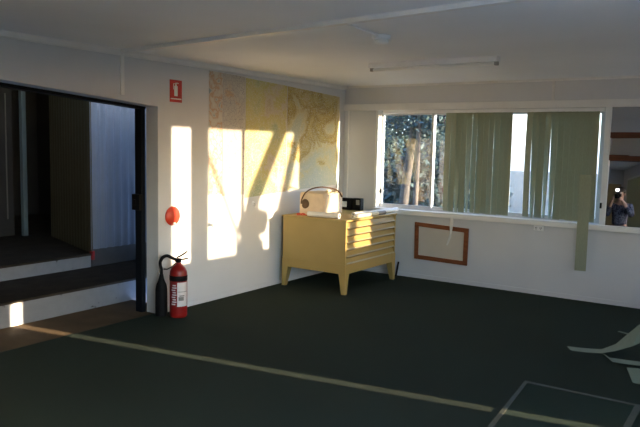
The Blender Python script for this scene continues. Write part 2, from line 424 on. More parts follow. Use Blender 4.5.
# ------------------------------------------------------------------ doorway frame, steps, annex
f = thing('door_1', (-.2, -3.3, 0), 'dark blue steel sliding door frame in the left doorway', 'door', kind='structure')
m = MB(); m.bbox((-.255, -3.30, -.001), (-.165, -3.25, 2.1), .006); m.build('door_stile', M['steel_dark'], f)
m = MB(); m.prism([(-.165, YL, 2.105), (-.165, YD, 1.922), (-.165, YD, 2.2), (-.165, YL, 2.3)], (-.10, 0, 0)); m.build('door_track', M['black'], f)
m = MB(); m.bbox((-.262, -3.335, .98), (-.158, -3.29, 1.13), .006); m.bbox((-.225, -3.352, 1.03), (-.195, -3.335, 1.08), .003); m.build('door_lock', M['black'], f)

s1 = thing('concrete_step', (-1.05, -4.5, 0), 'lower doorway step with a chipped white painted riser', 'step')
m = MB(); m.box((-.70, -6.4, -.12), (-.655, -2.0, .205)); m.build('riser', M['riser'], s1)
m = MB(); m.box((-1.50, -6.39, -.12), (-.70, -2.0, .2)); m.box((-1.50, -6.39, .2), (-.645, -2.0, .222)); m.build('tread', M['tread'], s1)
s2 = thing('concrete_step', (-2.2, -4.5, .2), 'upper doorway step up to the dark landing', 'step')
m = MB(); m.box((-1.54, -6.4, .222), (-1.50, -2.86, .352)); m.build('riser', M['riser'], s2)
m = MB(); m.box((-5.59, -6.39, -.12), (-1.54, -2.86, .352)); m.box((-5.59, -2.86, -.12), (-1.54, -.81, .372)); m.box((-5.59, -6.39, .352), (-1.49, -2.86, .374)); m.build('tread', M['tread'], s2)
m = MB(); m.bbox((-1.53, -2.855, .30), (-1.48, -2.82, .40), .004); m.build('corner_bracket', M['red'], s2)

def corrugated(name, a, b, z0, z1, pitch, amp, mm, label):
    a, b = Vector((*a, 0)), Vector((*b, 0)); L = (b-a).length; t = (b-a).normalized(); n = Vector((-t.y, t.x, 0))
    k = max(4, int(L/pitch*8)); s = MB(); f_, g_ = [], []
    for i in range(k+1):
        q = a+t*(L*i/k)+n*(amp*math.sin(2*PI*L*i/k/pitch))
        f_.append((s.bm.verts.new((q.x, q.y, z0)), s.bm.verts.new((q.x, q.y, z1))))
        q = q-n*.02 if n.dot(CAM-a) > 0 else q+n*.02
        g_.append((s.bm.verts.new((q.x, q.y, z0)), s.bm.verts.new((q.x, q.y, z1))))
    fs = []
    for F in (f_, g_):
        for p, q in zip(F, F[1:]): fs.append(s.bm.faces.new((p[0], q[0], q[1], p[1])))
    for e in (0, -1): fs.append(s.bm.faces.new((f_[e][0], f_[e][1], g_[e][1], g_[e][0])))
    for e in (0, 1):
        for i in range(k): fs.append(s.bm.faces.new((f_[i][e], f_[i+1][e], g_[i+1][e], g_[i][e])))
    bmesh.ops.recalc_face_normals(s.bm, faces=fs)
    return struct(s.build(name, mm, None, True), label, 'wall')
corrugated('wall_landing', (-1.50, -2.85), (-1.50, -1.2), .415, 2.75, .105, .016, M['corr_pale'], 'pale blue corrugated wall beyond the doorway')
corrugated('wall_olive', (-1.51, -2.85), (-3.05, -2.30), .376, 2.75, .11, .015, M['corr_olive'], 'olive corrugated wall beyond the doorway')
m = MB(); m.box((-1.535, -2.84, .224), (-1.50, -1.2, .415)); struct(m.build('wall_plinth', M['grey_base']), 'grey base under the pale corrugated wall', 'wall')
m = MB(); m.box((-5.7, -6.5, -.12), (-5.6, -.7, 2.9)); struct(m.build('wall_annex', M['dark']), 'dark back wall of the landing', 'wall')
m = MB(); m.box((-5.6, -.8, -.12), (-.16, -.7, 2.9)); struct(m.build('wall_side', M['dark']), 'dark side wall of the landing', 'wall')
m = MB(); m.box((-5.7, -6.5, 2.75), (-.16, -.7, 2.9)); struct(m.build('ceiling_lightstop', M['dark']), 'dark roof added to keep the landing unlit', 'ceiling')  # roof added out of view so the landing stays in shade
m = MB(); m.box((-5.6, -6.5, -.12), (-.16, -6.4, 2.75)); struct(m.build('wall_lightstop', M['dark']), 'dark end wall added to keep skylight off the landing', 'wall')  # unseen wall, closes the open end against skylight
p = thing('steel_post', (-3.27, -2.53, .374), 'slim blue grey steel post standing in the dark landing', 'post')
m = MB(); m.bbox((-3.30, -2.56, .38), (-3.24, -2.50, 2.75), .004); m.build('shaft', mat('post_paint', (.10, .14, .16), .5, noise=(5, .1)), p)
m = MB(); m.bbox((-3.33, -2.59, .374), (-3.21, -2.47, .382), .002); m.build('foot_plate', M['steel_dark'], p)
p = thing('door_leaf', (-3.4, -3.0, .374), 'dark door standing left of the steel post with a pale edge strip', 'door')
m = MB(); m.bbox((-3.42, -3.40, .38), (-3.39, -2.60, 2.5), .004); m.build('panel', M['dark'], p)
m = MB(); m.box((-3.389, -2.70, .6), (-3.38, -2.685, 2.2)); m.build('edge_strip', mat('strip_paint', (.14, .13, .12), .5, noise=(5, .1)), p)

# ------------------------------------------------------------------ ceiling fittings
lt = thing('fluorescent_light', (2.14, -2.05, H), 'long white fluorescent batten light on the ceiling', 'ceiling light')
LX0, LX1, LY = 1.50, 2.735, -1.96
m = MB(); m.prism([(LX0, LY-.05, H), (LX0, LY-.05, H-.045), (LX0, LY+.05, H-.045), (LX0, LY+.05, H)], (LX1-LX0, 0, 0)); m.build('housing', M['white'], lt)
m = MB(); m.tube([(LX0+.03, LY, H-.062), (LX1-.03, LY, H-.062)], .014, 14); m.build('tube', M['tube'], lt, True)
for x in (LX0, LX1-.03):
    m = MB(); m.bbox((x, LY-.02, H-.075), (x+.03, LY+.02, H-.034), .004); m.build('tube_holder', mat('holder_grey', (.35, .33, .30), .5, noise=(9, .05)) if x == LX0 else bpy.data.materials['holder_grey'], lt)

sd = thing('smoke_detector', (2.36, -3.32, H), 'round white smoke detector on the ceiling', 'smoke detector')
T = Matrix.Translation((2.36, -3.32, 0))
m = MB(); m.lathe([(0, H), (.064, H), (.064, H-.022), (.058, H-.028), (0, H-.028)], 28, T); m.build('base', M['white'], sd, True)
m = MB(); m.lathe([(0, H-.028), (.048, H-.028), (.054, H-.038), (.048, H-.054), (.026, H-.062), (0, H-.064)], 28, T); m.build('cover', M['white'], sd, True)
m = MB(); m.tube([(2.36, -3.37, H-.008), (2.40, -3.86, H-.008)], .008, 10)
tag(m.build('cable_conduit', M['trim'], None, True), 'thin white conduit from the ceiling batten to the smoke detector', 'conduit')

# ------------------------------------------------------------------ left wall things
def sheet(name, y0, y1, zt0, zt1, zb0, zb1, mm, label):
    s = MB(); s.prism([(.002, y0, zb0), (.002, y1, zb1), (.002, y1, zt1), (.002, y0, zt0)], (.0016, 0, 0))
    return tag(s.build(name, mm), label, 'map', 'maps pinned to the left wall')
M['mapA0'] = ramp_mat('map_key', [(.36, (.60, .56, .48)), (.46, (.56, .50, .42)), (.54, (.52, .34, .22)), (.60, (.58, .54, .47)), (.68, (.30, .36, .36))], 11)
M['mapA'] = ramp_mat('map_pale', [(.36, (.58, .55, .48)), (.48, (.50, .47, .42)), (.58, (.55, .50, .42)), (.64, (.56, .37, .22)), (.72, (.56, .50, .38))], 3.6, lines=(26, (.36, .34, .33), .03))
M['mapB'] = ramp_mat('map_yellow', [(.36, (.36, .42, .26)), (.44, (.56, .52, .24)), (.52, (.54, .47, .18)), (.57, (.56, .48, .38)), (.64, (.44, .33, .15))], 2.6, lines=(30, (.60, .56, .40), .04), axis_mix=(1, -2.3, -.8, .18))
M['mapC'] = ramp_mat('map_olive', [(.34, (.42, .47, .44)), (.43, (.44, .47, .36)), (.50, (.54, .48, .26)), (.55, (.36, .26, .07)), (.60, (.48, .38, .13)), (.68, (.56, .48, .30))], 2.6, lines=(34, (.60, .57, .46), .03), axis_mix=(2, .9, 2.5, .34), distort=1.0)
sheet('wall_map', -2.575, -2.375, 2.340, 2.337, 1.10, 1.10, M['mapA0'], 'narrow key sheet, leftmost of the maps on the left wall')
sheet('wall_map', -2.37, -2.02, 2.337, 2.328, 1.08, 1.08, M['mapA'], 'pale grey map sheet between the narrow key sheet and the yellow map')
sheet('wall_map', -2.01, -1.275, 2.322, 2.300, 1.04, 1.08, M['mapB'], 'yellow map sheet in the middle of the left wall')
sheet('wall_map', -1.265, -.14, 2.298, 2.255, 1.085, 1.12, M['mapC'], 'large olive map sheet nearest the room corner')

sg = thing('fire_sign', (0, -3.02, 2.1), 'red fire extinguisher sign on the wall beside the doorway', 'sign')
m = MB(); m.bbox((0, -3.10, 1.998), (.004, -2.945, 2.205), .0015); m.build('plate', M['redsign'], sg)
m = MB()   # white extinguisher pictogram and line
m.box((.004, -3.045, 2.055), (.0055, -3.002, 2.15)); m.box((.004, -3.034, 2.15), (.0055, -3.013, 2.163)); m.box((.004, -3.028, 2.163), (.0055, -3.019, 2.178))
m.box((.004, -3.028, 2.172), (.0055, -2.99, 2.18)); m.box((.004, -3.058, 2.115), (.0055, -3.051, 2.172)); m.box((.004, -3.058, 2.166), (.0055, -3.026, 2.172))
m.build('pictogram', M['white'], sg)
m = MB(); m.box((.004, -3.09, 2.024), (.0055, -2.955, 2.034)); m.build('white_line', M['white'], sg)

T = Matrix.Translation((0, -3.07, .922)) @ Matrix.Rotation(PI/2, 4, 'Y')
dk = thing('wall_disc', (0, -3.07, .922), 'round orange red disc on the wall above the fire extinguisher', 'wall disc')
m = MB(); m.lathe([(0, 0), (.088, 0), (.093, .008), (.088, .018), (.07, .03), (.035, .038), (0, .04)], 32, T); m.build('dome', M['orange'], dk, True)
m = MB(); m.bbox((.026, -3.085, .842), (.034, -3.055, .862), .002); m.build('white_tab', M['white'], dk)

for i, (y, z, lab) in enumerate(((-2.139, .985, 'small white wall hook below the pale map sheet'), (-1.867, .977, 'small white wall hook below the yellow map'))):
    k = thing('wall_hook', (0, y, z), lab, 'hook', 'small wall hooks')
    m = MB(); m.lathe([(0, 0), (.02, 0), (.02, .005), (.008, .008), (0, .008)], 18, Matrix.Translation((0, y, z)) @ Matrix.Rotation(PI/2, 4, 'Y')); m.build('plate', M['white'], k, True)
    m = MB(); m.tube([(.006, y, z), (.03, y, z-.004), (.034, y, z-.02), (.03, y, z-.032), (.022, y, z-.03)], .004, 8); m.build('prong', M['alu'], k, True)
k = thing('wall_peg', (0, -2.555, .80), 'small white peg low on the left wall in the sun patch', 'peg')
m = MB(); m.lathe([(0, 0), (.022, 0), (.018, .012), (.014, .03), (.022, .045), (.016, .058), (0, .062)], 18, Matrix.Translation((0, -2.555, .795)) @ Matrix.Rotation(PI/2, 4, 'Y')); m.build('stem', M['white'], k, True)

# ------------------------------------------------------------------ fire extinguisher
ex, ey = .205, -3.185
fe = thing('fire_extinguisher', (ex, ey, 0), 'red fire extinguisher standing on the carpet beside the doorway', 'fire extinguisher')
T = Matrix.Translation((ex, ey, 0))
m = MB(); m.lathe([(0, .0), (.070, .0), (.080, .012), (.081, .03), (.081, .40), (.078, .43), (.062, .465), (.038, .487), (.026, .495), (.026, .51), (0, .51)], 32, T); body = m.build('cylinder', M['red'], fe, True)
m = MB(); m.lathe([(.0815, .345), (.083, .347), (.083, .392), (.0815, .394)], 32, T); m.build('band', M['black'], fe, True)
# label: wraps the side turned to the room
def wrap(z0, z1, a0, a1, r=.0822, n=14):
    s = MB(); lo, hi = [], []
    for i in range(n+1):
        a = a0+(a1-a0)*i/n
        lo.append(s.bm.verts.new((ex+r*math.cos(a), ey+r*math.sin(a), z0))); hi.append(s.bm.verts.new((ex+r*math.cos(a), ey+r*math.sin(a), z1)))
    for i in range(n): s.bm.faces.new((lo[i], lo[i+1], hi[i+1], hi[i]))
    return s
av = math.atan2(CAM.y-ey, CAM.x-ex)
lb = wrap(.11, .335, av-.15, av+1.15).build('label', M['label_white'], fe, True)
lw = MB()
for j, (za, zb, a0, a1) in enumerate(((.245, .25, -.1, 1.1), (.205, .215, .1, .7), (.165, .20, .0, .62))):
    w_ = wrap(za, zb, av+a0, av+a1, .0827)
    me = bpy.data.meshes.new('tmp'); w_.bm.to_mesh(me); w_.bm.free(); lw.bm.from_mesh(me)
lw.build('print', M['grey_band'], lb)
lw = MB()   # red blotchy lettering band on the left of the label
for j in range(9):
    w_ = wrap(.125+j*.022, .137+j*.022, av-.85+.07*(j % 3), av-.35+.06*((j*2) % 3), .0827)
    me = bpy.data.meshes.new('tmp'); w_.bm.to_mesh(me); w_.bm.free(); lw.bm.from_mesh(me)
lw.build('lettering', M['label_white'], lb)
m = MB(); m.tube([(ex, ey, .50), (ex, ey, .545)], .019, 16); m.bbox((ex-.03, ey-.018, .515), (ex+.022, ey+.018, .55), .004); m.build('valve', M['black'], fe, True)
m = MB(); m.tube([(ex-.02, ey+.0, .555), (ex+.015, ey+.02, .575), (ex+.04, ey+.05, .60), (ex+.05, ey+.065, .615)], [.010, .013, .013, .009], 8, flat=.6); m.build('lever', M['black'], fe, True)
m = MB(); m.tube([(ex-.01, ey+.01, .535), (ex+.03, ey+.04, .54), (ex+.05, ey+.075, .548)], [.010, .012, .009], 8, flat=.6); m.build('carry_handle', M['black'], fe, True)
hx, hy = ex-.115, ey-.105
m = MB(); m.tube(sm([(ex-.02, ey-.01, .535), (ex-.045, ey-.05, .56), (ex-.07, ey-.075, .575), (ex-.10, ey-.10, .56), (hx-.005, hy-.01, .51), (hx, hy, .44), (hx, hy, .385)]), .015, 12); m.build('hose', M['black'], fe, True)
m = MB(); m.lathe([(0, .40), (.018, .40), (.022, .37), (.030, .345), (.048, .30), (.054, .26), (.056, .04), (.057, .015), (.05, .012), (0, .02)], 24, Matrix.Translation((hx, hy, 0))); m.build('horn', M['black'], fe, True)
m = MB(); m.tube([(ex-.02, ey+.005, .52), (ex-.05, ey-.03, .47), (ex-.085, ey-.06, .445), (hx+.02, hy+.01, .45)], .006, 8); m.build('wire_clip', M['black'], fe, True)

# ------------------------------------------------------------------ plan chest
cx0, cx1, cy0, cy1 = .085, .935, -1.42, -.26
ch = thing('plan_chest', ((cx0+cx1)/2, (cy0+cy1)/2, 0), 'cream metal plan chest on tapered legs with six shallow drawers', 'chest of drawers')
zb, zt = .33, .80
m = MB()
m.box((cx0, cy0, zb-.004), (cx1-.035, cy0+.02, zt)); m.box((cx0, cy1-.02, zb-.004), (cx1-.035, cy1, zt)); m.box((cx0, cy0+.02, zb-.004), (cx0+.02, cy1-.02, zt)); m.box((cx0+.02, cy0+.02, zb), (cx1-.035, cy1-.02, zb+.01))
m.box((cx1-.035, cy0, zb-.012), (cx1, cy0+.028, zt)); m.box((cx1-.035, cy1-.028, zb-.012), (cx1, cy1, zt))
m.build('carcass', M['chest'], ch)
m = MB(); m.bbox((cx0-.008, cy0-.012, zt), (cx1+.012, cy1+.012, .822), .004); m.build('top', M['chest'], ch)
dh = (zt-zb)/6
for i in range(6):
    z0 = zb+i*dh+.004; z1 = zb+(i+1)*dh-.012
    a, b = cy0+.031, cy1-.031
    m = MB(); m.box((cx1-.6, a, z0+.004), (cx1-.036, b, z1-.012))
    m.prism([(cx1-.036, a, z0+.014), (cx1-.002, a, z0+.014), (cx1-.018, a, z1), (cx1-.036, a, z1)], (0, b-a, 0)); dw = m.build('drawer', M['chest'], ch)
    m = MB(); m.prism([(cx1-.036, a, z0), (cx1+.008, a, z0), (cx1+.013, a, z0+.004), (cx1-.002, a, z0+.014), (cx1-.036, a, z0+.014)], (0, b-a, 0)); m.build('lip_handle', M['chest_lip'], dw)
m = MB(); m.box((cx0-.004, cy0-.004, .225), (cx1+.004, cy0+.02, .3298)); m.box((cx0-.004, cy1-.02, .225), (cx1+.004, cy1+.004, .3298))
m.box((cx0-.004, cy0+.02, .225), (cx0+.02, cy1-.02, .3298)); m.box((cx1-.02, cy0+.02, .225), (cx1+.004, cy1-.02, .3298)); m.build('stand_rail', M['chest'], ch)
for sx, sy in ((0, 0), (1, 0), (0, 1), (1, 1)):
    X = cx1+.006 if sx else cx0-.006; Y = cy1+.006 if sy else cy0-.006
    ix = -1 if sx else 1; iy = -1 if sy else 1
    m = MB(); rings = []
    for z, wd in ((0, .045), (.225, .085), (.328, .088)):
        rings.append([m.bm.verts.new(q) for q in ((X, Y, z), (X+ix*wd, Y, z), (X+ix*wd, Y+iy*wd, z), (X, Y+iy*wd, z))])
    fs = [m.bm.faces.new(rings[0]), m.bm.faces.new(rings[-1])]
    for p_, q_ in zip(rings, rings[1:]):
        for k in range(4): fs.append(m.bm.faces.new((p_[k], p_[(k+1) % 4], q_[(k+1) % 4], q_[k])))
    bmesh.ops.recalc_face_normals(m.bm, faces=fs); m.build('leg', M['chest'], ch)

# things on the chest
ZT = .8225
bg = thing('carry_bag', (.45, -1.05, ZT), 'cream soft carry bag with a dark strap on the plan chest', 'bag')
R_ = Matrix.Rotation(math.radians(4), 3, 'Z')
m = MB(); m.bbox((.195, -1.27, ZT), (.525, -.83, ZT+.26), .022, R_, (.36, -1.05, ZT+.12), 3)
bmesh.ops.subdivide_edges(m.bm, edges=m.bm.edges[:], cuts=1, use_grid_fill=True)
for v in m.bm.verts:
    if v.co.z > ZT+.02: v.co += Vector((random.uniform(-.006, .006), random.uniform(-.006, .006), random.uniform(-.008, .008)))
m.build('body', M['canvas'], bg, True)
m = MB(); m.tube(sm([(.25, -1.30, ZT+.13), (.26, -1.305, ZT+.18), (.285, -1.28, ZT+.25), (.33, -1.22, ZT+.30), (.40, -1.13, ZT+.322), (.46, -1.02, ZT+.31), (.50, -.92, ZT+.275), (.525, -.86, ZT+.20)]), .011, 8, flat=.5); m.build('strap', M['brown'], bg, True)
m = MB(); m.lathe([(0, 0), (.055, 0), (.055, .006), (.045, .01), (0, .01)], 24, Matrix.Translation((.285, -1.272, ZT+.13)) @ Matrix.Rotation(PI/2, 4, 'X') @ Matrix.Scale(1.0, 4)); m.build('round_patch', M['brown'], bg, True)
m = MB(); m.tube([(.50, -1.12, ZT+.262), (.44, -1.06, ZT+.275), (.42, -.96, ZT+.275), (.47, -.88, ZT+.268), (.505, -.95, ZT+.262)], .014, 8); m.build('rim_roll', M['cream_paper'], bg, True)

def paper_roll(name, a, b, r, label, mm, inner=True, band=None):
    a, b = Vector(a), Vector(b); d = (b-a).normalized(); L = (b-a).length
    T = Matrix.Translation(a) @ d.to_track_quat('Z', 'Y').to_matrix().to_4x4()
    t = thing(name, (a+b)/2-Vector((0, 0, r)), label, 'paper roll', 'rolled plans on the plan chest')
    s = MB(); s.lathe([(r*.5, .004), (r*.5, 0), (r, 0), (r, L), (r*.5, L), (r*.5, L-.004), (r*.45, L-.05), (0, L-.05)], 22, T); s.build('roll', mm, t, True)
    s = MB(); s.lathe([(0, .03), (r*.48, .03), (r*.48, .002)], 22, T); s.build('core', M['grey_band'], t, True)
    if band:
        s = MB(); s.lathe([(r+.0005, band[0]), (r+.0016, band[0]), (r+.0016, band[1]), (r+.0005, band[1])], 22, T); s.build('sleeve', M['grey_band'], t, True)
    return t
paper_roll('paper_roll', (.40, -1.372, ZT+.030), (.80, -1.345, ZT+.030), .030, 'short white paper roll lying along the front edge of the plan chest', M['paper'])
paper_roll('paper_roll', (.905, -1.24, ZT+.022), (.91, -.50, ZT+.022), .022, 'cream paper roll with a grey sleeve along the drawer side of the chest top', M['cream_paper'], band=(.56, .735))
paper_roll('paper_roll', (.80, -1.05, ZT+.026), (.85, -.08, ZT+.026), .026, 'long white paper roll overhanging the chest top towards the window', M['paper'])
sp = MB(); pts = [(.66, -.80, ZT), (.84, -.80, ZT), (.84, -.24, ZT), (.64, -.24, ZT)]
fb = thing('file_box', (.33, -.3, ZT), 'black box with a white label panel at the back of the plan chest', 'box')
m = MB(); m.bbox((.17, -.36, ZT), (.345, -.25, ZT+.145), .006); m.build('body', M['black'], fb)
m = MB(); m.box((.185, -.3625, ZT+.035), (.285, -.36, ZT+.105)); m.build('label_panel', mat('grey_label', (.70, .70, .70), .5, noise=(20, .2)), fb)
fb = thing('file_box', (.40, -.3, ZT), 'smaller black unit with a grey face right of the labelled black box', 'box')
m = MB(); m.bbox((.352, -.34, ZT), (.475, -.26, ZT+.15), .006); m.build('body', M['black'], fb)
m = MB(); m.box((.41, -.3425, ZT+.07), (.46, -.34, ZT+.13)); m.build('face_plate', M['grey_band'], fb)
rc = thing('red_item', (.28, -1.3, ZT), 'small red plastic clip lying at the left front of the chest top', 'item')  # two red loops and a stem, no particular tool
m = MB()
for c in ((.24, -1.335), (.285, -1.315)):
    pth = [(c[0]+.022*math.cos(q), c[1]+.012*math.sin(q), ZT+.012+.008*math.sin(q)) for q in [i*2*PI/14 for i in range(15)]]
    m.tube(pth, .006, 8)
m.build('loops', M['orange'], rc, True)
m = MB(); m.tube([(.30, -1.33, ZT+.01), (.35, -1.32, ZT+.006)], .006, 8); m.build('stem', M['orange'], rc, True)

# rod against the back wall
m = MB(); m.tube([(.855, -.05, .012), (.87, -.022, .18)], .011, 10); m.sphere((.855, -.05, .012), .012, 10, 6)
tag(m.build('short_rod', M['black'], None, True), 'short black rod leaning on the back wall beside the plan chest', 'rod')

# ------------------------------------------------------------------ back wall things
tf = thing('timber_frame', (1.43, 0, .47), 'brown timber frame around a pale board below the window', 'frame')
TL, TR, BR, BL = Vector((1.078, 0, .703)), Vector((1.778, 0, .678)), Vector((1.775, 0, .232)), Vector((1.085, 0, .245))
c_ = (TL+TR+BR+BL)/4
def inn(p, t=.05):
    return Vector((p.x+(t if p.x < c_.x else -t), 0, p.z+(t if p.z < c_.z else -t)))
cs = [TL, TR, BR, BL]; ci = [inn(p) for p in cs]
for k in range(4):
    m = MB(); m.prism([cs[k], cs[(k+1) % 4], ci[(k+1) % 4], ci[k]], (0, -.024, 0)); m.build('frame_rail', M['wood'], tf)
m = MB(); m.prism(ci, (0, -.008, 0)); m.build('board', M['board'], tf)
m = MB(); m.ribbon([(1.575, -.046, .80), (1.572, -.047, .70), (1.565, -.034, .62), (1.55, -.03, .55), (1.52, -.03, .455)], [(.018, .004, 0), (.022, 0, 0), (.010, .006, 0), (.016, -.004, 0), (.010, 0, 0)], .0016)
tag(m.build('torn_strip', M['trim']), 'torn white strip dangling from the sill over the timber frame', 'strip')
so = thing('power_outlet', (2.60, -.045, .765), 'white double power outlet under the sill', 'power outlet')
m = MB(); m.bbox((2.545, -.022, .725), (2.65, -.0, .785), .004); m.build('plate', M['white'], so)
for x in (2.572, 2.622):
    m = MB()
    m.box((x-.010, -.0235, .750), (x-.005, -.0221, .766)); m.box((x+.005, -.0235, .750), (x+.010, -.0221, .766)); m.box((x-.002, -.0235, .736), (x+.002, -.0221, .748)); m.build('socket', M['black'], so)

# ------------------------------------------------------------------ photographer (seen in the dark pane)
fw = Vector((-.5546, .8263, -.0984)).normalized()
fh = Vector((fw.x, fw.y, 0)).normalized()
def skin(name, verts, edges, radii, mm, parent, lvl=2, root=0):
    me = bpy.data.meshes.new(name); me.from_pydata([tuple(v) for v in verts], edges, [])
    o = bpy.data.objects.new(name, me); COL.objects.link(o); me.materials.append(mm)
    sk = o.modifiers.new('skin', 'SKIN'); sk.use_smooth_shade = True
    for i, r in enumerate(radii):
        sv = me.skin_vertices[0].data[i]; sv.radius = r if isinstance(r, tuple) else (r, r); sv.use_root = (i == root)
    su = o.modifiers.new('sub', 'SUBSURF'); su.levels = lvl; su.render_levels = lvl
    if parent is not None:
        o.parent = parent
        if parent.type == 'EMPTY': o.matrix_parent_inverse = Matrix.Translation(-Vector(parent.location))
    return o
# person faces the pane's side: towards direction 'fd'; local frame fd (front), rt (their right)
fd = Vector((-.42, .907, 0)).normalized(); rt = Vector((fd.y, -fd.x, 0))
base = Vector((CAM.x, CAM.y, 0)) - fd*.34
def Pp(f, r, z): return base+fd*f+rt*r+Vector((0, 0, z))
V = [Pp(0, 0, .96), Pp(-.01, 0, 1.10), Pp(-.02, 0, 1.28), Pp(-.02, 0, 1.42), Pp(0, 0, 1.50), Pp(.03, 0, 1.58), Pp(.045, 0, 1.67), Pp(.035, 0, 1.74)]
E_ = [(i, i+1) for i in range(7)]; Rr = [(.155, .115), (.150, .105), (.165, .115), (.15, .10), (.058, .058), (.066, .072), (.082, .095), (.070, .08)]
for sgn in (1, -1):
    n = len(V)
    V += [Pp(-.02, sgn*.19, 1.42), Pp(.06, sgn*.26, 1.20), Pp(.22, sgn*.13, 1.47), Pp(.265, sgn*.085, 1.545)]
    E_ += [(3, n), (n, n+1), (n+1, n+2), (n+2, n+3)]; Rr += [.068, .05, .036, (.042, .026)]
    n = len(V)
    V += [Pp(0, sgn*.10, .88), Pp(.015, sgn*.115, .50), Pp(-.01, sgn*.125, .09), Pp(.13, sgn*.14, .035)]
    E_ += [(0, n), (n, n+1), (n+1, n+2), (n+2, n+3)]; Rr += [.095, .062, .042, (.042, .03)]
pe = skin('person', V, E_, Rr, M['skin'], None)
tag(pe, 'person in dark patterned shirt and blue jeans holding a camera reflected in the dark window', 'person')
# clothes: same skeleton, a little fuller
sv = [V[0]+Vector((0, 0, -.02)), V[1], V[2], V[3]+Vector((0, 0, .01))]; se = [(0, 1), (1, 2), (2, 3)]; sr = [(.172, .13), (.168, .122), (.182, .13), (.158, .11)]
for n0 in (8, 16):
    k = len(sv); sv += [V[n0], V[n0+1], V[n0+1].lerp(V[n0+2], .8)]; se += [(3, k), (k, k+1), (k+1, k+2)]; sr += [.082, .066, .05]
skin('shirt', sv, se, sr, M['shirt'], pe)
jv = [V[0]+Vector((0, 0, .03)), V[0]]; je = [(0, 1)]; jr = [(.162, .122), (.166, .126)]
for n0 in (12, 20):
    k = len(jv); jv += [V[n0], V[n0+1], V[n0+2]+Vector((0, 0, -.02))]; je += [(1, k), (k, k+1), (k+1, k+2)]; jr += [.108, .078, .066]
skin('jeans', jv, je, jr, M['jeans'], pe)
for n0 in (14, 22):
    a = V[n0]; s = MB(); s.tube([a-fd*.05+Vector((0, 0, -.05)), a+Vector((0, 0, -.05)), a+fd*.10+Vector((0, 0, -.055)), a+fd*.19+Vector((0, 0, -.062))], [.036, .05, .048, .026], 14, flat=.72); s.build('shoe', M['shoe'], pe, True)
s = MB(); s.sphere(Pp(.02, 0, 1.735), .098, 18, 12, (1, 1, 1.02))
bmesh.ops.delete(s.bm, geom=[v for v in s.bm.verts if v.co.z < 1.70 and (v.co-Pp(.02, 0, v.co.z)).dot(fd) > -.01 or v.co.z < 1.63], context='VERTS'); s.build('hair', M['hair'], pe, True)
s = MB(); s.sphere(Pp(.135, 0, 1.655), .017, 10, 8, (.9, .9, 1.4)); s.build('nose', M['skin'], pe, True)
for sgn in (1, -1):
    s = MB(); s.sphere(Pp(.025, sgn*.087, 1.665), .028, 10, 8, (.6, .6, 1.2)); s.build('ear', M['skin'], pe, True)
    s = MB(); s.sphere(Pp(.122, sgn*.032, 1.69), .012, 10, 8); s.build('eye', M['white'], pe, True)
    base_h = Pp(.27, sgn*.085, 1.55); fing = []
    for j, ln in enumerate((.070, .078, .072, .058)):
        z = 1.585-.018*j
        fing.append([base_h+Vector((0, 0, z-1.55)), Pp(.30, sgn*.088, z), Pp(.315, sgn*.068, z), Pp(.312, sgn*.052, z-.002)])
    fing.append([base_h+Vector((0, 0, .0)), Pp(.265, sgn*.066, 1.575), Pp(.255, sgn*.05, 1.585)])
    for fg in fing:
        s = MB(); s.tube(fg, [.010, .0095, .009, .007][:len(fg)], 8); s.build('finger', M['skin'], pe, True)
cm = thing('camera', tuple(CAM-fw*.09-Vector((0, 0, .05))), 'black camera with lit flash held by the reflected person', 'camera')
def fr(a, b, name, mm, par, bev=.006):
    """box in the camera body's frame (right, forward, up)"""
    rr = fw.cross(Vector((0, 0, 1))).normalized(); uu = rr.cross(fw)
    s = MB(); s.bbox(a, b, bev)
    T = Matrix((rr, fw, uu)).transposed().to_4x4(); T.translation = CAM
    s.bm.transform(T); return s.build(name, mm, par, True)
bd = fr((-.068, -.105, -.05), (.068, -.055, .045), 'body', M['black'], cm)
fr((-.03, -.10, .046), (.03, -.05, .068), 'prism_hump', M['black'], cm)
rr = fw.cross(Vector((0, 0, 1))).normalized()
s = MB(); s.tube([CAM-fw*.056, CAM-fw*.012], .034, 20); s.build('lens', M['black'], cm, True)
fr((-.034, -.10, .069), (.034, -.05, .155), 'flash_unit', M['black'], cm)
fr((-.033, -.049, .10), (.033, -.046, .15), 'flash_window', M['flash'], cm, .001)

# ------------------------------------------------------------------ outside
m = MB(); m.box((-40, .15, -.5), (60, 60, -.4)); m.box((SX, -40, -.5), (60, .15, -.4)); struct(m.build('ground', M['ground']), 'dry ground outside', 'ground')
m = MB()
for k in range(40):
    a0 = -9+k*.3
    pass
m.prism([(-14, 7.2, -.4), (2, 7.2, -.4), (4, 9.5, -.4), (-14, 9.5, -.4)], (0, 0, .02)); struct(m.build('path', M['gravel']), 'pale gravel track outside the window', 'path')

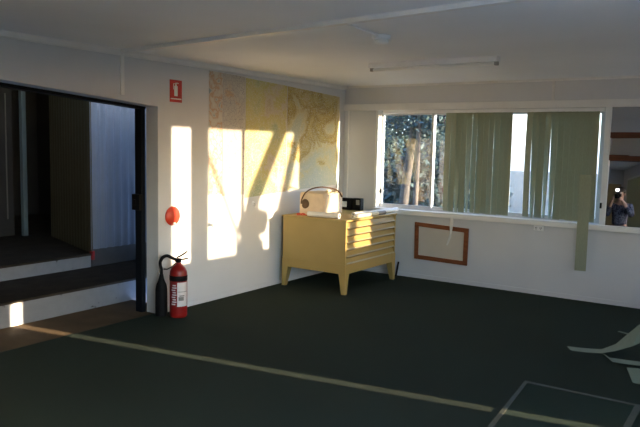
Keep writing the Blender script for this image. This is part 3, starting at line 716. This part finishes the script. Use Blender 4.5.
def tree(loc, trunks, crown, label, n=1500, leaf=.10, seed=1, mat_leaf='leaf'):
    """trunks: list of (path, r0, r1); crown: list of (centre, radius)"""
    rnd = random.Random(seed)
    t = thing('tree', loc, label, 'tree', 'trees outside the windows')
    for i, (path, r0, r1) in enumerate(trunks):
        s = MB(); k = len(path); s.tube(path, [r0+(r1-r0)*j/(k-1) for j in range(k)], 10); s.build('trunk' if i == 0 else 'branch', M['bark'], t, True)
    s = MB()
    tot = sum(r**2 for c, r in crown)
    for c, r in crown:
        for j in range(int(n*r*r/tot)):
            while True:
                v = Vector((rnd.uniform(-1, 1), rnd.uniform(-1, 1), rnd.uniform(-1, 1)))
                if v.length < 1: break
            p = Vector(c)+v*r
            a = Vector((rnd.gauss(0, 1), rnd.gauss(0, 1), rnd.gauss(0, 1))).normalized(); b = a.orthogonal().normalized()
            l = leaf*rnd.uniform(.6, 1.4)
            s.bm.faces.new([s.bm.verts.new(p-a*l), s.bm.verts.new(p+b*l*.45), s.bm.verts.new(p+a*l), s.bm.verts.new(p-b*l*.45)])
    s.build('foliage', M[mat_leaf], t)
    return t
# trees beyond the back window
tree((-3.15, 8, -.4), [([(-3.2, 8, -.4), (-3.1, 8, .6), (-2.98, 8, 1.6), (-2.8, 8, 3.0)], .13, .09)],
     [((-3.9, 8.2, 2.2), .8), ((-2.6, 8.3, 2.6), .9), ((-3.2, 8.4, 2.9), 1.0), ((-4.4, 8.6, 1.6), .6)], 'leaning pale trunked tree behind the clear left pane of the back window', 2600, .07, 3)
tree((-2.6, 7.6, -.4), [([(-2.62, 7.6, -.4), (-2.60, 7.6, .8), (-2.58, 7.6, 2.0), (-2.6, 7.6, 3.2)], .07, .05)],
     [((-2.4, 7.9, 2.4), .6), ((-1.9, 8.0, 2.0), .6), ((-2.2, 8.0, 2.9), .8)], 'straight thin trunked tree right of the leaning tree outside the back window', 1800, .07, 4)
bx = [(-9.6, 14), (-7.6, 13.2), (-6.2, 14.5), (-5.2, 15.2)]
for i, (x, y) in enumerate(bx):
    tree((x, y, -.4), [([(x, y, -.4), (x+.1, y, 1), (x, y, 2.6)], .14, .08)], [((x, y, 2.1), 1.3), ((x+.8, y, 1.4), 1.0), ((x-.8, y, 1.5), 1.0), ((x, y, 3.2), 1.1)],
         ('bushy dark tree, farthest left of the dark trees beyond the track', 'bushy dark tree beyond the track, behind the leaning tree', 'bushy dark tree beyond the track, behind the straight thin tree', 'bushy dark tree beyond the track, at the right end of the row')[i], 3200, .11, 10+i)
for i, (x, y) in enumerate(((-7.4, 10.6), (-5.6, 10.8), (-3.9, 10.5), (-2.6, 11.0))):
    tree((x, y, -.4), [([(x, y, -.4), (x+.05, y, .3), (x, y, 1.0)], .06, .04)], [((x, y, .7), .8), ((x+.6, y, .3), .7), ((x-.6, y, .3), .7), ((x+.2, y, 1.3), .7)],
         ('dark understory shrub, farthest left beyond the gravel track', 'dark understory shrub beyond the track, left of the leaning trunk', 'dark understory shrub beyond the track, just behind the leaning trunk', 'dark understory shrub beyond the track, right of the thin trunk')[i], 2600, .09, 50+i)
for i, (x, y) in enumerate(((1.6, 16), (3.2, 20))):
    tree((x, y, -.4), [([(x, y, -.4), (x+.1, y, 1), (x, y, 1.6)], .1, .06)], [((x, y, .7), .9), ((x+.8, y, .5), .7), ((x-.8, y, .5), .7)],
         ('low shrub seen through the gap in the blind', 'low shrub farther off behind the right half of the blind')[i], 1500, .10, 20+i)
# trees outside the sunny right window: their trunks shade the maps
S_, T_ = .168, .052
def sh(x, yw, zw): return (x, yw+x*S_, zw+x*T_)
tree((9, -.7, -.4), [([(9, -.9, -.4), sh(9, -2.0, .45), sh(9, -1.85, 1.05), sh(9, -1.43, 1.72), (9, .75, 3.4)], .13, .105)],
     [((9, .9, 4.6), 1.0), ((9.4, 0, 5.0), 1.0)], 'leaning tree outside the right window whose trunk shades the maps', 1500, .1, 31)
tree((9.6, .3, -.4), [([(9.6, .1, -.4), sh(9.6, -1.45, .6), sh(9.6, -1.28, 1.1), sh(9.6, -1.08, 1.7), (9.6, 1.2, 3.6)], .085, .07)],
     [((9.6, 1.3, 4.5), 1.0)], 'thinner tree outside the right window behind the leaning one', 1200, .1, 32)
tree((7.5, -1.0, -.4), [([(7.5, -.95, -.4), sh(7.5, -2.12, .2), sh(7.5, -2.13, .67), sh(7.5, -2.5, 1.35), sh(7.5, -2.75, 1.8), (7.5, -1.7, 3.4)], .024, .016)],
     [((7.5, -1.7, 3.8), .7)], 'slender sapling outside the right window', 600, .08, 33)
x = 7.4
tree((x, -.3, -.4), [([(x, -.3, -.4), (x, -.3, .4)], .04, .03)], [(sh(x, -1.96, .72), .14), (sh(x, -1.74, .76), .13), (sh(x, -1.9, .45), .2), (sh(x, -1.8, .2), .22)], 'low shrub close outside the right window', 5500, .05, 34)
tree((9, 1.1, -.4), [([(9, 1.1, -.4), (9, 1.12, 1.2)], .06, .04)], [((9, 1.08, 1.5), .30), ((9, 1.1, 1.05), .32), ((9, 1.1, .6), .35), ((9, 1.08, 1.95), .28), ((9, 1.08, 2.4), .28)], 'unseen upright bush added outside to keep sun off the back blind', 9000, .06, 36)  # foliage added out of view to block grazing sun on the back window
m = MB(); m.box((SX, -10.5, -.42), (SX+4.5, -.5, -.38)); struct(m.build('path', mat('light_bounce_pale', (.8, .8, .8), .9, noise=(3, .1))), 'pale slab added outside the right wall to bounce light', 'path')  # unseen reflector slab, brightens the ceiling through the right windows
# leafy block added out of view, keeping sun out of the long right window
m = MB(); m.box((19.5, -12, -.4), (20.5, -1.25, 3.2))
bmesh.ops.subdivide_edges(m.bm, edges=m.bm.edges[:], cuts=14, use_grid_fill=True)
for v in m.bm.verts:
    if v.co.z > -.3: v.co += Vector((random.uniform(-.12, .12), random.uniform(-.12, .05), random.uniform(-.1, .1)))
tag(m.build('sun_blocker', M['leaf']), 'unseen leafy block added to keep sun off the long right window', 'sun_blocker')

# ------------------------------------------------------------------ light
def aim(o, d): o.rotation_euler = Vector(d).to_track_quat('-Z', 'Y').to_euler()
sun = bpy.data.lights.new('sun', 'SUN'); sun.energy = 60; sun.color = (1, .77, .52); sun.angle = math.radians(.53)
so_ = bpy.data.objects.new('sun', sun); COL.objects.link(so_); so_.location = (20, 5, 6); aim(so_, (-1, -S_, -T_))
W = bpy.data.worlds.new('sky'); sc.world = W; W.use_nodes = True
N = W.node_tree.nodes; L = W.node_tree.links
sky = N.new('ShaderNodeTexSky'); sky.sky_type = 'NISHITA'; sky.sun_disc = False
sky.sun_elevation = math.radians(9); sky.sun_rotation = math.radians(80); sky.altitude = 100; sky.air_density = 1.0; sky.dust_density = 1.2
N['Background'].inputs['Strength'].default_value = 2.2
add = N.new('ShaderNodeMix'); add.data_type = 'RGBA'; add.blend_type = 'ADD'; add.inputs[0].default_value = 1
L.new(sky.outputs[0], add.inputs[6]); add.inputs[7].default_value = (.48, .76, 1.34, 1)
L.new(add.outputs[2], N['Background'].inputs[0])
def portal(loc, rot, sx, sy):
    l = bpy.data.lights.new('portal', 'AREA'); l.shape = 'RECTANGLE'; l.size = sx; l.size_y = sy; l.cycles.is_portal = True
    o = bpy.data.objects.new('portal', l); COL.objects.link(o); o.location = loc; o.rotation_euler = rot
def portal_to(loc, d, sx, sy):
    l = bpy.data.lights.new('portal', 'AREA'); l.shape = 'RECTANGLE'; l.size = sx; l.size_y = sy; l.cycles.is_portal = True
    o = bpy.data.objects.new('portal', l); COL.objects.link(o); o.location = loc; aim(o, d)
portal_to(((WX0+WX1)/2, .2, 1.45), (0, -1, 0), 2.8, 1.4)
portal_to((SX+.05, (A0+A1)/2, 1.38), (-1, 0, 0), 2.2, 1.5)
portal_to((SX+.05, (B0+B1)/2, 1.45), (-1, 0, 0), 4.7, 1.4)

# ------------------------------------------------------------------ camera
cd = bpy.data.cameras.new('cam'); co = bpy.data.objects.new('cam', cd); COL.objects.link(co)
cd.sensor_width = 36; cd.lens = 671.1424*36/640; cd.clip_start = .01; cd.clip_end = 300
yaw, pitch, roll = .5914, -.0989, .0212
cy, sy = math.cos(yaw), math.sin(yaw); cp, sp_ = math.cos(pitch), math.sin(pitch)
F = Vector((-sy*cp, cy*cp, sp_)); Rg = Vector((cy, sy, 0)); U = Rg.cross(F)
R2 = math.cos(roll)*Rg+math.sin(roll)*U; U2 = -math.sin(roll)*Rg+math.cos(roll)*U
MX = Matrix((R2, U2, -F)).transposed().to_4x4(); MX.translation = CAM
co.matrix_world = MX
sc.camera = co

sc.view_settings.view_transform = 'Standard'; sc.view_settings.look = 'None'
sc.view_settings.exposure = 0.6; sc.view_settings.gamma = 1.0; sc.view_settings.use_curve_mapping = False
sc.cycles.use_denoising = True
sc.cycles.max_bounces = 14; sc.cycles.diffuse_bounces = 8; sc.cycles.transparent_max_bounces = 12; sc.cycles.glossy_bounces = 4
sc.cycles.sample_clamp_indirect = 10
